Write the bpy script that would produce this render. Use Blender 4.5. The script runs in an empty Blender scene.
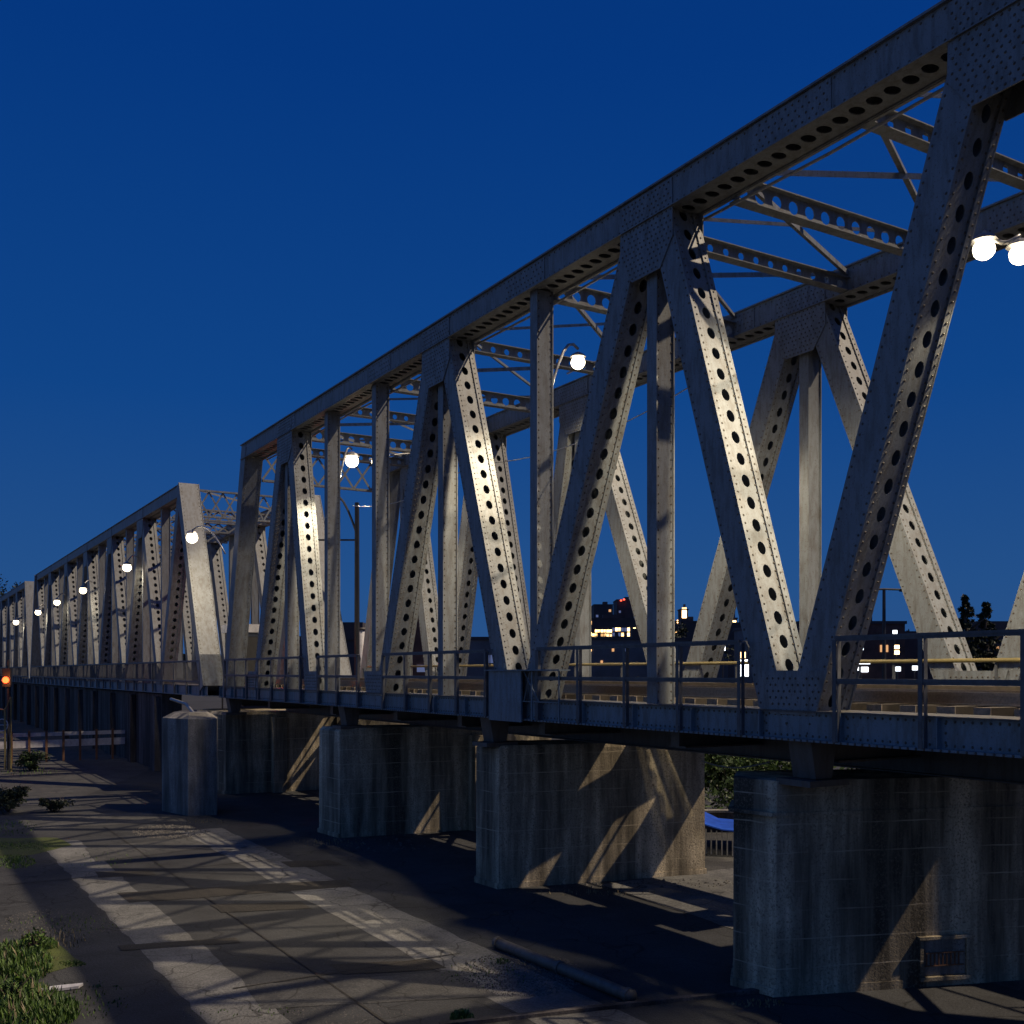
import bpy, math, random
from mathutils import Vector as V, Matrix
random.seed(11)
R = math.radians
scn = bpy.context.scene
col = scn.collection
# ------------------------------------------------------------------ camera frame
F = 1050.0; XV = -118.0; HOR = 672.0
TH = math.atan(630.0 / F); S_, C_ = math.sin(TH), math.cos(TH)
EYE = 4.32
L1 = 12.0 * C_            # outer face of the near truss
L2 = 18.0 * C_            # inner face of the far truss
CW = 0.58                 # width of truss members
def tn(px): return (12600.0 / (px - XV) - L1 * S_) / C_
def tf(px): return (18900.0 / (px - XV) - L2 * S_) / C_
def at(px, py, z):
    xc = (px - 512) / F * z; h = (HOR - py) / F * z
    return V((S_ * z + C_ * xc, C_ * z - S_ * xc, EYE + h))
def gp(px, py, up=0.0):
    z = F * (EYE - up) / (py - HOR)
    p = at(px, py, z); p.z = up; return p
# ------------------------------------------------------------------ mesh builder
class MB:
    def __init__(s): s.v = []; s.f = []; s.m = []; s.slot = 0
    def add(s, vs, fs):
        n = len(s.v); s.v += [tuple(p) for p in vs]
        for f in fs: s.f.append(tuple(i + n for i in f)); s.m.append(s.slot)
        return s
    def obox(s, c, a, b, d):
        """box of centre c and half-axis vectors a, b, d"""
        c, a, b, d = V(c), V(a), V(b), V(d)
        vs = [c + i * a + j * b + k * d for i in (-1, 1) for j in (-1, 1) for k in (-1, 1)]
        return s.add(vs, [(0, 1, 3, 2), (4, 6, 7, 5), (0, 4, 5, 1), (2, 3, 7, 6), (0, 2, 6, 4), (1, 5, 7, 3)])
    def box(s, x0, x1, y0, y1, z0, z1):
        return s.obox(((x0 + x1) / 2, (y0 + y1) / 2, (z0 + z1) / 2), ((x1 - x0) / 2, 0, 0), (0, (y1 - y0) / 2, 0), (0, 0, (z1 - z0) / 2))
    def prism(s, poly, d):
        """poly: list of 3D points (one face), extruded by vector d"""
        d = V(d); n = len(poly)
        vs = [V(p) for p in poly] + [V(p) + d for p in poly]
        fs = [tuple(range(n))[::-1], tuple(range(n, 2 * n))]
        fs += [(i, (i + 1) % n, n + (i + 1) % n, n + i) for i in range(n)]
        return s.add(vs, fs)
    def tube(s, pts, r, n=8, caps=True):
        pts = [V(p) for p in pts]; rs = r if isinstance(r, (list, tuple)) else [r] * len(pts)
        rings = []
        for i, p in enumerate(pts):
            d = (pts[min(i + 1, len(pts) - 1)] - pts[max(i - 1, 0)]).normalized()
            a = d.cross(V((0, 0, 1)));
            if a.length < 1e-3: a = d.cross(V((0, 1, 0)))
            a.normalize(); b = d.cross(a).normalized()
            rings.append([p + rs[i] * (math.cos(6.28318 * k / n) * a + math.sin(6.28318 * k / n) * b) for k in range(n)])
        vs = [q for ring in rings for q in ring]; fs = []
        for i in range(len(pts) - 1):
            for k in range(n):
                fs.append((i * n + k, i * n + (k + 1) % n, (i + 1) * n + (k + 1) % n, (i + 1) * n + k))
        if caps:
            fs.append(tuple(range(n))[::-1]); fs.append(tuple((len(pts) - 1) * n + k for k in range(n)))
        return s.add(vs, fs)
    def perf(s, p0, u, w, L, W, th, pitch, ru, rw, n=12):
        """plate with a row of oval holes; starts at p0, runs along u, spans +-W/2 along w"""
        u, w = V(u).normalized(), V(w).normalized(); nn = u.cross(w).normalized(); p0 = V(p0)
        k = max(1, int(L / pitch)); pt = L / k
        vs = []; fs = []
        for i in range(k):
            c = p0 + u * (pt * (i + .5)); base = len(vs)
            for sd in (1, -1):
                o = c + nn * (sd * th / 2)
                for (cu, cw) in ((1, 1), (-1, 1), (-1, -1), (1, -1)):
                    vs.append(o + u * (cu * pt / 2) + w * (cw * W / 2))
                for j in range(n):
                    a = 6.2831853 * j / n
                    vs.append(o + u * (ru * math.cos(a)) + w * (rw * math.sin(a)))
            q = n // 4
            for sd in (0, 1):
                b = base + sd * (4 + n); r = b + 4; t = []
                for cq in range(4):
                    for j in range(q):
                        t.append((b + cq, r + cq * q + j, r + (cq * q + j + 1) % n))
                    t.append((b + cq, r + ((cq + 1) * q) % n, b + (cq + 1) % 4))
                fs += [x[::-1] for x in t] if sd == 0 else t
            b0, b1 = base + 4, base + 4 + n + 4
            for j in range(n): fs.append((b0 + j, b0 + (j + 1) % n, b1 + (j + 1) % n, b1 + j))
            for (i0, i1) in ((0, 1), (2, 3)):
                fs.append((base + i0, base + i1, base + 4 + n + i1, base + 4 + n + i0))
        return s.add(vs, fs)
    def rivet(s, p, nrm, r=.019, h=.012):
        p, nrm = V(p), V(nrm).normalized()
        a = nrm.orthogonal().normalized(); b = nrm.cross(a)
        vs = [p + r * (math.cos(1.0472 * k) * a + math.sin(1.0472 * k) * b) for k in range(6)]
        vs += [p + nrm * h + .45 * r * (math.cos(1.0472 * k) * a + math.sin(1.0472 * k) * b) for k in range(6)]
        m = s.slot; s.slot = 1
        s.add(vs, [(k, (k + 1) % 6, 6 + (k + 1) % 6, 6 + k) for k in range(6)] + [(6, 7, 8, 9, 10, 11)])
        s.slot = m
    def rrow(s, a, b, nrm, pitch=.12, jit=.0):
        a, b = V(a), V(b); n = int((b - a).length / pitch)
        for i in range(n):
            s.rivet(a.lerp(b, (i + .5) / n), nrm)
    def build(s, name, mats, parent=None, smooth=False):
        me = bpy.data.meshes.new(name); me.from_pydata(s.v, [], s.f)
        mats = mats if isinstance(mats, (list, tuple)) else [mats]
        for m in mats: me.materials.append(m)
        if len(mats) > 1: me.polygons.foreach_set('material_index', [min(i, len(mats) - 1) for i in s.m])
        if smooth: me.polygons.foreach_set('use_smooth', [True] * len(me.polygons))
        me.update()
        o = bpy.data.objects.new(name, me); col.objects.link(o)
        if parent:
            o.parent = parent; o.matrix_parent_inverse = Matrix.Identity(4)
            off = world_loc(parent)
            o.location = -off
        return o
def world_loc(o):
    p = V(o.location)
    while o.parent: o = o.parent; p += V(o.location)
    return p
def tag(o, label=None, cat=None, group=None, kind=None):
    if label: o['label'] = label
    if cat: o['category'] = cat
    if group: o['group'] = group
    if kind: o['kind'] = kind
    return o
def empty(name, loc, label, cat, group=None):
    o = bpy.data.objects.new(name, None); col.objects.link(o); o.location = loc
    o.empty_display_size = .2
    return tag(o, label, cat, group)
# ------------------------------------------------------------------ materials
def newmat(name):
    m = bpy.data.materials.new(name); m.use_nodes = True
    nt = m.node_tree; b = nt.nodes['Principled BSDF']; return m, nt, b
def N(nt, t, **k):
    n = nt.nodes.new(t)
    for a, v in k.items(): setattr(n, a, v)
    return n
def noise(nt, scale, detail=6, rough=.6, vec=None, sc=None):
    tc = N(nt, 'ShaderNodeTexCoord'); mp = N(nt, 'ShaderNodeMapping')
    nt.links.new(tc.outputs['Object'], mp.inputs['Vector'])
    if sc: mp.inputs['Scale'].default_value = sc
    n = N(nt, 'ShaderNodeTexNoise'); n.inputs['Scale'].default_value = scale
    n.inputs['Detail'].default_value = detail; n.inputs['Roughness'].default_value = rough
    nt.links.new(mp.outputs['Vector'], n.inputs['Vector']); return n.outputs['Fac']
def ramp(nt, fac, stops):
    r = N(nt, 'ShaderNodeValToRGB'); e = r.color_ramp.elements
    while len(e) < len(stops): e.new(.5)
    for el, (p, c) in zip(e, stops): el.position = p; el.color = (*c, 1) if len(c) == 3 else c
    nt.links.new(fac, r.inputs['Fac']); return r.outputs['Color']
def mix(nt, fac, a, b, bt='MIX'):
    m = N(nt, 'ShaderNodeMix', data_type='RGBA', blend_type=bt)
    if isinstance(fac, (int, float)): m.inputs[0].default_value = fac
    else: nt.links.new(fac, m.inputs[0])
    for s, x in ((6, a), (7, b)):
        if isinstance(x, tuple): m.inputs[s].default_value = (*x, 1)
        else: nt.links.new(x, m.inputs[s])
    return m.outputs[2]
def bump(nt, b, h, st, dist=.02):
    n = N(nt, 'ShaderNodeBump'); n.inputs['Strength'].default_value = st; n.inputs['Distance'].default_value = dist
    nt.links.new(h, n.inputs['Height']); nt.links.new(n.outputs['Normal'], b.inputs['Normal'])
def g3(v, t=(1, 1, 1)): return (v * t[0], v * t[1], v * t[2])

def steel(name, base, rust=.35, rough=.55):
    m, nt, b = newmat(name)
    n1 = noise(nt, 1.3, 8, .65); n2 = noise(nt, 9, 6, .7, sc=(1, 1, .22)); n3 = noise(nt, 38, 4, .6)
    c = ramp(nt, n1, [(.3, g3(.84, base)), (.52, g3(1, base)), (.75, g3(1.07, base))])
    st = ramp(nt, n2, [(.44, (0, 0, 0)), (.66, (1, 1, 1))])
    c = mix(nt, st, c, g3(.60, (base[0] * 1.05, base[1] * .95, base[2] * .86)))
    r = ramp(nt, n3, [(.66 - .08 * rust, (0, 0, 0)), (.72, (1, 1, 1))])
    c = mix(nt, r, c, (.085, .05, .03))
    n5 = noise(nt, 3.2, 9, .75); r5 = ramp(nt, n5, [(.60, (0, 0, 0)), (.68, (.45, .45, .45))]); c = mix(nt, r5, c, g3(.45, (base[0] * 1.15, base[1] * .9, base[2] * .7)))
    nt.links.new(c, b.inputs['Base Color']); b.inputs['Roughness'].default_value = rough
    b.inputs['Specular IOR Level'].default_value = .6
    bump(nt, b, n3, .25, .01); return m
def concrete(name, base, streak=.8, boards=True):
    m, nt, b = newmat(name)
    n1 = noise(nt, .7, 8, .65); n2 = noise(nt, 1.6, 7, .65, sc=(1, 1, .07)); n3 = noise(nt, 30, 5, .7); n4 = noise(nt, 5, 6, .7, sc=(1, 1, .12))
    c = ramp(nt, n1, [(.3, g3(.55, base)), (.55, base), (.75, g3(1.3, base))])
    s = ramp(nt, n2, [(.40, g3(.10)), (.48, g3(.55)), (.60, g3(1.35))])
    c = mix(nt, streak, c, s, 'MULTIPLY')
    s4 = ramp(nt, n4, [(.38, g3(.45)), (.6, g3(1.15))])
    c = mix(nt, .7, c, s4, 'MULTIPLY')
    c = mix(nt, ramp(nt, n3, [(.35, (1, 1, 1)), (.5, (0, 0, 0))]), c, g3(.35, base))
    if boards:   # lift lines of the formwork
        tc = N(nt, 'ShaderNodeTexCoord'); sx = N(nt, 'ShaderNodeSeparateXYZ'); nt.links.new(tc.outputs['Object'], sx.inputs[0])
        a = N(nt, 'ShaderNodeMath', operation='ADD'); nt.links.new(sx.outputs['Z'], a.inputs[0])
        nw = noise(nt, 1.5, 3, .5); sc = N(nt, 'ShaderNodeMath', operation='MULTIPLY'); nt.links.new(nw, sc.inputs[0]); sc.inputs[1].default_value = .05
        nt.links.new(sc.outputs[0], a.inputs[1])
        mu = N(nt, 'ShaderNodeMath', operation='MULTIPLY'); nt.links.new(a.outputs[0], mu.inputs[0]); mu.inputs[1].default_value = 2.6
        fr = N(nt, 'ShaderNodeMath', operation='FRACT'); nt.links.new(mu.outputs[0], fr.inputs[0])
        l = ramp(nt, fr.outputs[0], [(.0, (1, 1, 1)), (.035, (1, 1, 1)), (.05, (0, 0, 0))])
        l2 = N(nt, 'ShaderNodeMath', operation='MULTIPLY'); nt.links.new(l, l2.inputs[0])
        nt.links.new(ramp(nt, noise(nt, 1.1, 4, .6), [(.4, (0, 0, 0)), (.62, (.75, .75, .75))]), l2.inputs[1])
        c = mix(nt, l2.outputs[0], c, g3(1.15, base))
    nt.links.new(c, b.inputs['Base Color']); b.inputs['Roughness'].default_value = .9
    bump(nt, b, n3, .5, .03); return m
def plain(name, c, rough=.7, metal=0., var=.25, sc=6):
    m, nt, b = newmat(name)
    n = noise(nt, sc, 6, .65)
    nt.links.new(ramp(nt, n, [(.3, g3(1 - var, c)), (.7, g3(1 + var, c))]), b.inputs['Base Color'])
    b.inputs['Roughness'].default_value = rough; b.inputs['Metallic'].default_value = metal
    bump(nt, b, n, .2, .01); return m
def emit(name, c, st):
    m, nt, b = newmat(name)
    b.inputs['Base Color'].default_value = (*c, 1)
    b.inputs['Emission Color'].default_value = (*c, 1); b.inputs['Emission Strength'].default_value = st
    return m
def emit_win(name, c, st, sc):
    """lit room behind glass: uneven brightness from room to room"""
    m, nt, b = newmat(name)
    tc = N(nt, 'ShaderNodeTexCoord'); vo = N(nt, 'ShaderNodeTexVoronoi'); vo.inputs['Scale'].default_value = sc
    nt.links.new(tc.outputs['Object'], vo.inputs['Vector'])
    cc = ramp(nt, vo.outputs['Distance'], [(.0, c), (.45, g3(.75, c)), (.75, g3(.12, c))])
    nt.links.new(cc, b.inputs['Emission Color']); b.inputs['Emission Strength'].default_value = st
    b.inputs['Base Color'].default_value = (.05, .05, .05, 1); return m
def ground_mat(name, base, speck=.5, patch=True, worn=0):
    m, nt, b = newmat(name)
    n1 = noise(nt, .16, 8, .7); n2 = noise(nt, 1.1, 8, .7); n3 = noise(nt, 26, 4, .7); n4 = noise(nt, 70, 3, .7)
    c = ramp(nt, n2, [(.3, g3(.6, base)), (.5, base), (.72, g3(1.4, base))])
    c = mix(nt, .75, c, ramp(nt, n1, [(.35, g3(.5)), (.5, g3(.95)), (.66, g3(1.35))]), 'MULTIPLY')
    c = mix(nt, speck, c, ramp(nt, n3, [(.35, g3(.45)), (.62, g3(1.7))]), 'MULTIPLY')
    c = mix(nt, ramp(nt, n4, [(.66, (0, 0, 0)), (.7, (.8, .8, .8))]), c, (.30, .28, .26))
    if patch:   # cracks
        tc = N(nt, 'ShaderNodeTexCoord'); vo = N(nt, 'ShaderNodeTexVoronoi', feature='DISTANCE_TO_EDGE'); vo.inputs['Scale'].default_value = .55
        ad = N(nt, 'ShaderNodeVectorMath', operation='ADD'); nt.links.new(tc.outputs['Object'], ad.inputs[0])
        nn = N(nt, 'ShaderNodeTexNoise'); nn.inputs['Scale'].default_value = 1.2; nt.links.new(tc.outputs['Object'], nn.inputs['Vector'])
        nt.links.new(nn.outputs['Color'], ad.inputs[1]); nt.links.new(ad.outputs[0], vo.inputs['Vector'])
        l = ramp(nt, vo.outputs['Distance'], [(.0, (1, 1, 1)), (.012, (0, 0, 0))])
        c = mix(nt, l, c, g3(.25, base))
    if worn:
        nw = noise(nt, 2.3, 9, .78); c = mix(nt, ramp(nt, nw, [(worn, (0, 0, 0)), (worn + .07, (.85, .85, .85))]), c, (.031, .033, .036))
    nt.links.new(c, b.inputs['Base Color']); b.inputs['Roughness'].default_value = .92
    bump(nt, b, n3, .6, .03); return m
def leafmat(name, c1, c2):
    m, nt, b = newmat(name)
    g = N(nt, 'ShaderNodeNewGeometry')
    nt.links.new(ramp(nt, g.outputs['Random Per Island'], [(0, c1), (1, c2)]), b.inputs['Base Color'])
    b.inputs['Roughness'].default_value = .6; return m

STEEL = steel('painted_steel', (.205, .226, .245), .9); RIV = plain('rivet_steel', (.10, .085, .07), .6, 0, .3, 20)
STEELB = steel('girder_steel', (.17, .225, .27), .8)
DSTEEL = steel('dark_steel', (.10, .095, .09), .8)
RAILP = plain('railing_paint', (.085, .09, .10), .5, .0, .3, 8)
YEL = plain('yellow_pipe_paint', (.24, .19, .075), .5)
RAILM = plain('rail_steel', (.30, .24, .19), .28, .85, .3, 30)
RUSTM = plain('rust', (.14, .07, .04), .8)
WOOD = plain('tie_timber', (.030, .023, .017), .9, 0, .5, 12)
CUT = plain('tie_end_grain', (.28, .23, .18), .9, 0, .4, 20)
PLANK = plain('timber_planks', (.085, .066, .048), .8, 0, .4, 7)
CONC = concrete('stained_concrete', (.50, .43, .31), .9); CONC2 = concrete('grey_concrete', (.30, .29, .27), .55, False)
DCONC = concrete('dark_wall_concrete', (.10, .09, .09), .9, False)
ASPH = ground_mat('asphalt', (.031, .033, .036)); PAVE = ground_mat('concrete_paving', (.122, .124, .124), .55, worn=.56)
PAVE2 = ground_mat('worn_paving', (.054, .055, .055), .6, worn=.52)
DASPH = ground_mat('dark_patch', (.019, .017, .014), .5, False)
STONE = plain('stone', (.10, .095, .09), .9, 0, .5, 30)
GRASS = leafmat('grass_blades', (.022, .055, .008), (.085, .16, .02)); LEAF = leafmat('leaves', (.012, .03, .008), (.06, .11, .02))
DLEAF = leafmat('dark_leaves', (.010, .016, .008), (.025, .04, .015)); BARK = plain('bark', (.06, .045, .035), .9)
MOSS = ground_mat('moss', (.05, .065, .012), .5, False)
BLACK = plain('black_paint', (.02, .02, .022), .5); WHITE = plain('white_paint', (.45, .45, .48), .5)
GALV = plain('galvanised', (.38, .38, .38), .4, .6)
LAMP = emit('lamp_lens', (1.0, .84, .58), 7)
BULB_C = (1.0, .83, .56)

# ------------------------------------------------------------------ truss members
def pt(X, t, h): return V((X, t, EYE + h))
def diagonal(par, X0, tT, tB, hT, hB, D=.46, riv=True, nh=12, outer=-1):
    """riveted box member between X0 and X0+CW: two side plates and two perforated cover plates"""
    m = MB(); a = pt(X0 + CW / 2, tB, hB); b = pt(X0 + CW / 2, tT, hT)
    u = (b - a).normalized(); v = u.cross(V((1, 0, 0))).normalized()
    if v.y > 0: v = -v                         # v points towards the camera end
    L = (b - a).length; c = (a + b) / 2
    for sx in (-1, 1):
        m.obox(c + V((sx * (CW / 2 - .014), 0, 0)), u * L / 2, v * D / 2, V((.012, 0, 0)))
        for sv in (-1, 1):      # angle legs
            m.obox(c + V((sx * (CW / 2 - .026 - .045), 0, 0)) + v * sv * (D / 2 - .012), u * L / 2, v * .010, V((.045, 0, 0)))
        if riv:
            for sv in (-1, 1):
                o = V((sx * (CW / 2 - .002), 0, 0)) + v * sv * (D / 2 - .045)
                m.rrow(a + o, b + o, V((sx, 0, 0)), .13)
    for sv in (-1, 1):
        W = CW - .056
        m.perf(a + v * sv * (D / 2 - .034), u, V((1, 0, 0)), L, W, .016, .34, .10, .075, nh)
        if riv:
            for sx in (-1, 1):
                for q, o2 in ((.035, 0), (.10, .5)):
                    o = V((sx * (W / 2 - q), 0, 0)) + v * sv * (D / 2 - .025 + (.023 if q < .09 else 0))
                    m.rrow(a + o + u * (.06 * o2), b + o + u * (.06 * o2), v * sv, .12)
    return m.build('diagonal_member', [STEEL, RIV], par)
def post(par, X0, t, h0, h1, W=.34, D=.24, riv=True):
    m = MB(); xc = X0 + CW / 2; z0, z1 = EYE + h0, EYE + h1
    for sx in (-1, 1):
        m.box(xc + sx * W / 2 - .012, xc + sx * W / 2 + .012, t - D / 2, t + D / 2, z0, z1)
    for sy in (-1, 1):
        y = t + sy * (D / 2 - .03)
        m.box(xc - W / 2 + .012, xc + W / 2 - .012, y - .008, y + .008, z0, z1)
        if riv:
            for sx in (-1, 1):
                m.rrow((xc + sx * (W / 2 - .04), y + sy * .008, z0), (xc + sx * (W / 2 - .04), y + sy * .008, z1), (0, sy, 0), .14)
    return m.build('post', [STEEL, RIV], par)
def poly_plate(m, X, side, pts, th=.018):
    m.prism([V((X, t, EYE + h)) for t, h in pts], (side * th, 0, 0))
def fill_rivets(m, X, side, pts, pitch=.1):
    ts = [p[0] for p in pts]; hs = [p[1] for p in pts]
    def inside(t, h, mg=.035):
        n = len(pts); s = None
        for i in range(n):
            (a, b), (c, d) = pts[i], pts[(i + 1) % n]
            L = math.hypot(c - a, d - b); cr = ((c - a) * (h - b) - (d - b) * (t - a)) / L
            if s is None: s = 1 if cr > 0 else -1
            if cr * s < mg: return False
        return True
    h = min(hs) + pitch / 2; r = 0
    while h < max(hs):
        t = min(ts) + pitch * (.5 if r % 2 else 0)
        while t < max(ts):
            if inside(t, h) and random.random() > .06: m.rivet((X, t + random.uniform(-.006, .006), EYE + h), (side, 0, 0))
            t += pitch
        h += pitch * .85; r += 1
def gusset(par, X0, pts, riv=True):
    m = MB()
    for side, X in ((-1, X0 - .002), (1, X0 + CW + .002)):
        poly_plate(m, X, side, pts)
        if riv: fill_rivets(m, X + side * .018, side, pts)
    return m.build('gusset_plate', [STEEL, RIV], par)
HT0, HT1 = 7.08, 7.54
HG1, HG0 = -.50, -.90
def chord(par, X0, t0, t1, nh=12, riv=True):
    m = MB(); z0, z1 = EYE + HT0, EYE + HT1
    for x in (X0 + .01, X0 + CW - .01): m.box(x - .01, x + .01, t0, t1, z0, z1 - .001)
    m.box(X0 - .05, X0 + CW + .05, t0, t1, z1, z1 + .03)          # cover plate
    for x in (X0 - .028, X0 + CW + .028): m.box(x - .028, x + .028, t0, t1, z0 - .012, z0 + .006)   # angle lip
    m.perf((X0 + CW / 2, t0, z0 + .03), (0, 1, 0), (1, 0, 0), t1 - t0, CW - .044, .016, .27, .088, .12, nh)
    if riv:
        for x, sx in ((X0, -1), (X0 + CW, 1)):
            for z in (z0 + .05, z1 - .05): m.rrow((x, t0, z), (x, t1, z), (sx, 0, 0), .16)
        t = t0 + 3
        while t < t1:      # splice plates
            p = [(t - .7, HT0 + .02), (t + .7, HT0 + .02), (t + .7, HT1 - .02), (t - .7, HT1 - .02)]
            for side, X in ((-1, X0 - .001), (1, X0 + CW + .001)):
                poly_plate(m, X, side, p, .012); fill_rivets(m, X + side * .012, side, p, .12)
            t += 6.7
    return m.build('top_chord', [STEEL, RIV], par)
def girder(par, X0, t0, t1, riv=True, step=1.4):
    m = MB(); z0, z1 = EYE + HG0, EYE + HG1
    m.box(X0, X0 + .02, t0, t1, z0 + .03, z1 - .02)
    m.box(X0 + CW - .02, X0 + CW, t0, t1, z0 + .03, z1 - .02)
    m.box(X0 - .10, X0 + CW + .1, t0, t1, z0 - .0, z0 + .03)
    m.slot = 2; m.box(X0 - .06, X0 + CW + .06, t0, t1, z1 - .02, z1); m.slot = 0  # top flange coloured darker to tone down the lamplight falling on it
    t = t0 + .4
    while t < t1:
        for dx in (-.04, CW + .04): m.box(X0 + dx - .04, X0 + dx + .04, t - .006, t + .006, z0 + .03, z1 - .02)
        if riv:
            m.rrow((X0 - .0, t - .06, z0 + .05), (X0, t - .06, z1 - .03), (-1, 0, 0), .08)
            m.box(X0 - .008, X0, t + .012, t + .09, z0 + .031, z1 - .021)
        t += step
    if riv:
        for z in (z0 + .07, z1 - .06): m.rrow((X0, t0, z), (X0, t1, z), (-1, 0, 0), .11)
        m.rrow((X0 - .10, t0, z0 + .015), (X0 - .10, t1, z0 + .015), (-1, 0, 0), .11)
    return m.build('edge_girder', [STEELB, RIV, DSTEEL], par)
def strut(par, t, h, dh=.32, r=.105, nh=12, pitch=.34):
    m = MB(); x0, x1 = L1 + CW, L2
    m.perf((x0, t, EYE + h), (1, 0, 0), (0, 0, 1), x1 - x0, dh, .016, pitch, r, r, nh)
    for s in (-1, 1): m.box(x0, x1, t - .10, t + .10, EYE + h + s * (dh / 2 + .008) - .008, EYE + h + s * (dh / 2 + .008) + .008)
    return m.build('cross_strut', [STEEL], par)
def bar(par, name, a, b, w=.12, d=.08, mat=None):
    m = MB(); a, b = V(a), V(b); u = (b - a).normalized(); s = u.cross(V((0, 0, 1))).normalized(); n = u.cross(s)
    L = (b - a).length / 2; c = (a + b) / 2
    m.obox(c, u * L, s * w / 2, n * .006); m.obox(c + n * d / 2 + s * (w / 2 - .006), u * L, s * .006, n * (d / 2 - .007))
    return m.build(name, [mat or STEEL], par)
def lattice(par, name, t, h0, h1, x0, x1, n):
    """flat laced girder across the track"""
    m = MB(); z0, z1 = EYE + h0, EYE + h1
    for z in (z0, z1): m.box(x0, x1, t - .07, t + .07, z - .035, z + .035)
    for i in range(n):
        xa = x0 + (x1 - x0) * i / n; xb = x0 + (x1 - x0) * (i + 1) / n
        for (p, q, o) in ((z0 + .035, z1 - .035, -.02), (z1 - .035, z0 + .035, .02)):
            a, b = V((xa, t + o, p)), V((xb, t + o, q)); u = (b - a); s = u.normalized().cross(V((0, 1, 0)))
            m.obox((a + b) / 2, u / 2, s * .035, V((0, .006, 0)))
    return m.build(name, [STEEL], par)
def endpost(par, X0, tT, tB, D=.5, W=CW + .2):
    m = MB(); a = pt(X0 + CW / 2, tB, HG1 - .1); b = pt(X0 + CW / 2, tT, HT1 - .05)
    u = (b - a).normalized(); v = u.cross(V((1, 0, 0))).normalized()
    c = (a + b) / 2; L = (b - a).length / 2
    m.obox(c, u * L, v * (D / 2), V((W / 2 - .02, 0, 0)))
    for sx in (-1, 1): m.obox(c + V((sx * (W / 2 - .008), 0, 0)), u * L, v * (D / 2 + .02), V((.010, 0, 0)))
    for sv in (-1, 1):
        for sx in (-1, 1):
            o = v * sv * D / 2 + V((sx * (W / 2 - .08), 0, 0)); m.rrow(a + o, b + o, v * sv, .16)
    return m.build('end_post', [STEEL, RIV], par)
def railing(par, X, ts, h1=.43, h2=-.1, hb=-.88, pickets=False, w=.036, mat=None):
    m = MB(); mat = mat or RAILP
    for h in ((h1, h2) if not pickets else (h1, -.35)):
        m.box(X - .03, X + .03, ts[0], ts[-1], EYE + h - w / 2, EYE + h + w / 2)
        m.box(X - .022, X - .018 + .0, ts[0], ts[-1], EYE + h - w / 2 - .03, EYE + h - w / 2)
    r = m.build('railing', [mat], par)
    for t in ts:
        p = MB(); p.box(X - .034, X - .026, t - .03, t + .03, EYE + hb, EYE + h1 - .03)
        p.box(X - .025, X + .035, t - .05, t - .042, EYE + hb, EYE + h1 - .03)
        p.build('railing_post', [mat], r)
    if pickets:
        p = MB(); t = ts[0] + .13
        while t < ts[-1]:
            p.box(X - .01, X + .01, t - .01, t + .01, EYE - .35, EYE + h1 - .03); t += .16
        p.build('pickets', [mat], r)
    return r

# ================================================================== SPAN 1 (nearest)
sp = empty('truss_span', pt(L1 + 2.8, 14, HG0), 'nearest riveted steel truss bridge span with ties and two-rail walkway railing', 'bridge span')
T_END, B_END = 34.4, 36.7
nd = [(-6, -9.3), (-6, -3), (.2, -3), (.2, 3.4), (6.95, 3.4), (6.95, 9.95), (13.05, 9.95), (13.05, 17.0), (20.35, 17.0), (20.35, 23.7), (30.3, 28.0), (30.3, 33.6)]
for (T, B) in nd:
    s = 1 if B > T else -1
    o = .30
    if B < -9: continue
    diagonal(sp, L1, T + s * o, B - s * o * .95 + (.24 if (T, B) == (6.95, 9.95) else 0), HT0 + .05, HG1 - .3)
for T in (-6, .2, 6.95, 13.05, 20.35, 30.3):
    gusset(sp, L1, [(T - .64, HT1 - .03), (T + .64, HT1 - .03), (T + .66, HT0 - .45), (T + .35, HT0 - .86), (T - .35, HT0 - .86), (T - .66, HT0 - .45)])
for B in (-3, 3.4, 9.95, 17.0, 23.7, 28.0, 33.6):
    gusset(sp, L1, [(B - .40, HG1 - .06), (B + .40, HG1 - .06), (B + .60, .02), (B - .60, .02)])
for t in (.2, 13.05, 16.55, 20.35, 23.95, 27.2, 30.5):
    post(sp, L1, t, HG1 - .02, HT0 + .02)
chord(sp, L1, -6.4, T_END + .3); girder(sp, L1, -9.5, B_END + .4)
for X0 in (L1, L2):
    endpost(sp, X0, T_END, B_END, .46, CW + .02); endpost(sp, X0, -6, -9.3, .46, CW + .02)
# far truss
fd = [(-6, -3), (.2, -3), (.2, 4.2), (7.6, 4.2), (7.6, 10.9), (14.75, 10.9), (14.75, 18.6), (22.6, 18.6), (22.6, 24.9), (27.7, 25.0), (27.7, 30.2), (33.3, 30.6)]
for (T, B) in fd:
    s = 1 if B > T else -1
    diagonal(sp, L2, T + s * .3, B - s * .28, HT0 + .05, HG1 - .3, nh=8)
for T in (-6, .2, 7.6, 14.75, 22.6, 27.7):
    gusset(sp, L2, [(T - .64, HT1 - .03), (T + .64, HT1 - .03), (T + .66, HT0 - .45), (T + .35, HT0 - .86), (T - .35, HT0 - .86), (T - .66, HT0 - .45)])
for B in (-3, 4.2, 10.9, 18.6, 25.0, 30.4):
    gusset(sp, L2, [(B - .40, HG1 - .06), (B + .40, HG1 - .06), (B + .60, .02), (B - .60, .02)])
for t in (.2, 7.6, 14.75, 22.6, 33.4): post(sp, L2, t, HG1 - .02, HT0 + .02, riv=False)
chord(sp, L2, -6.4, T_END + .3, 8); girder(sp, L2, -9.5, B_END + .4, False)
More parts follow.
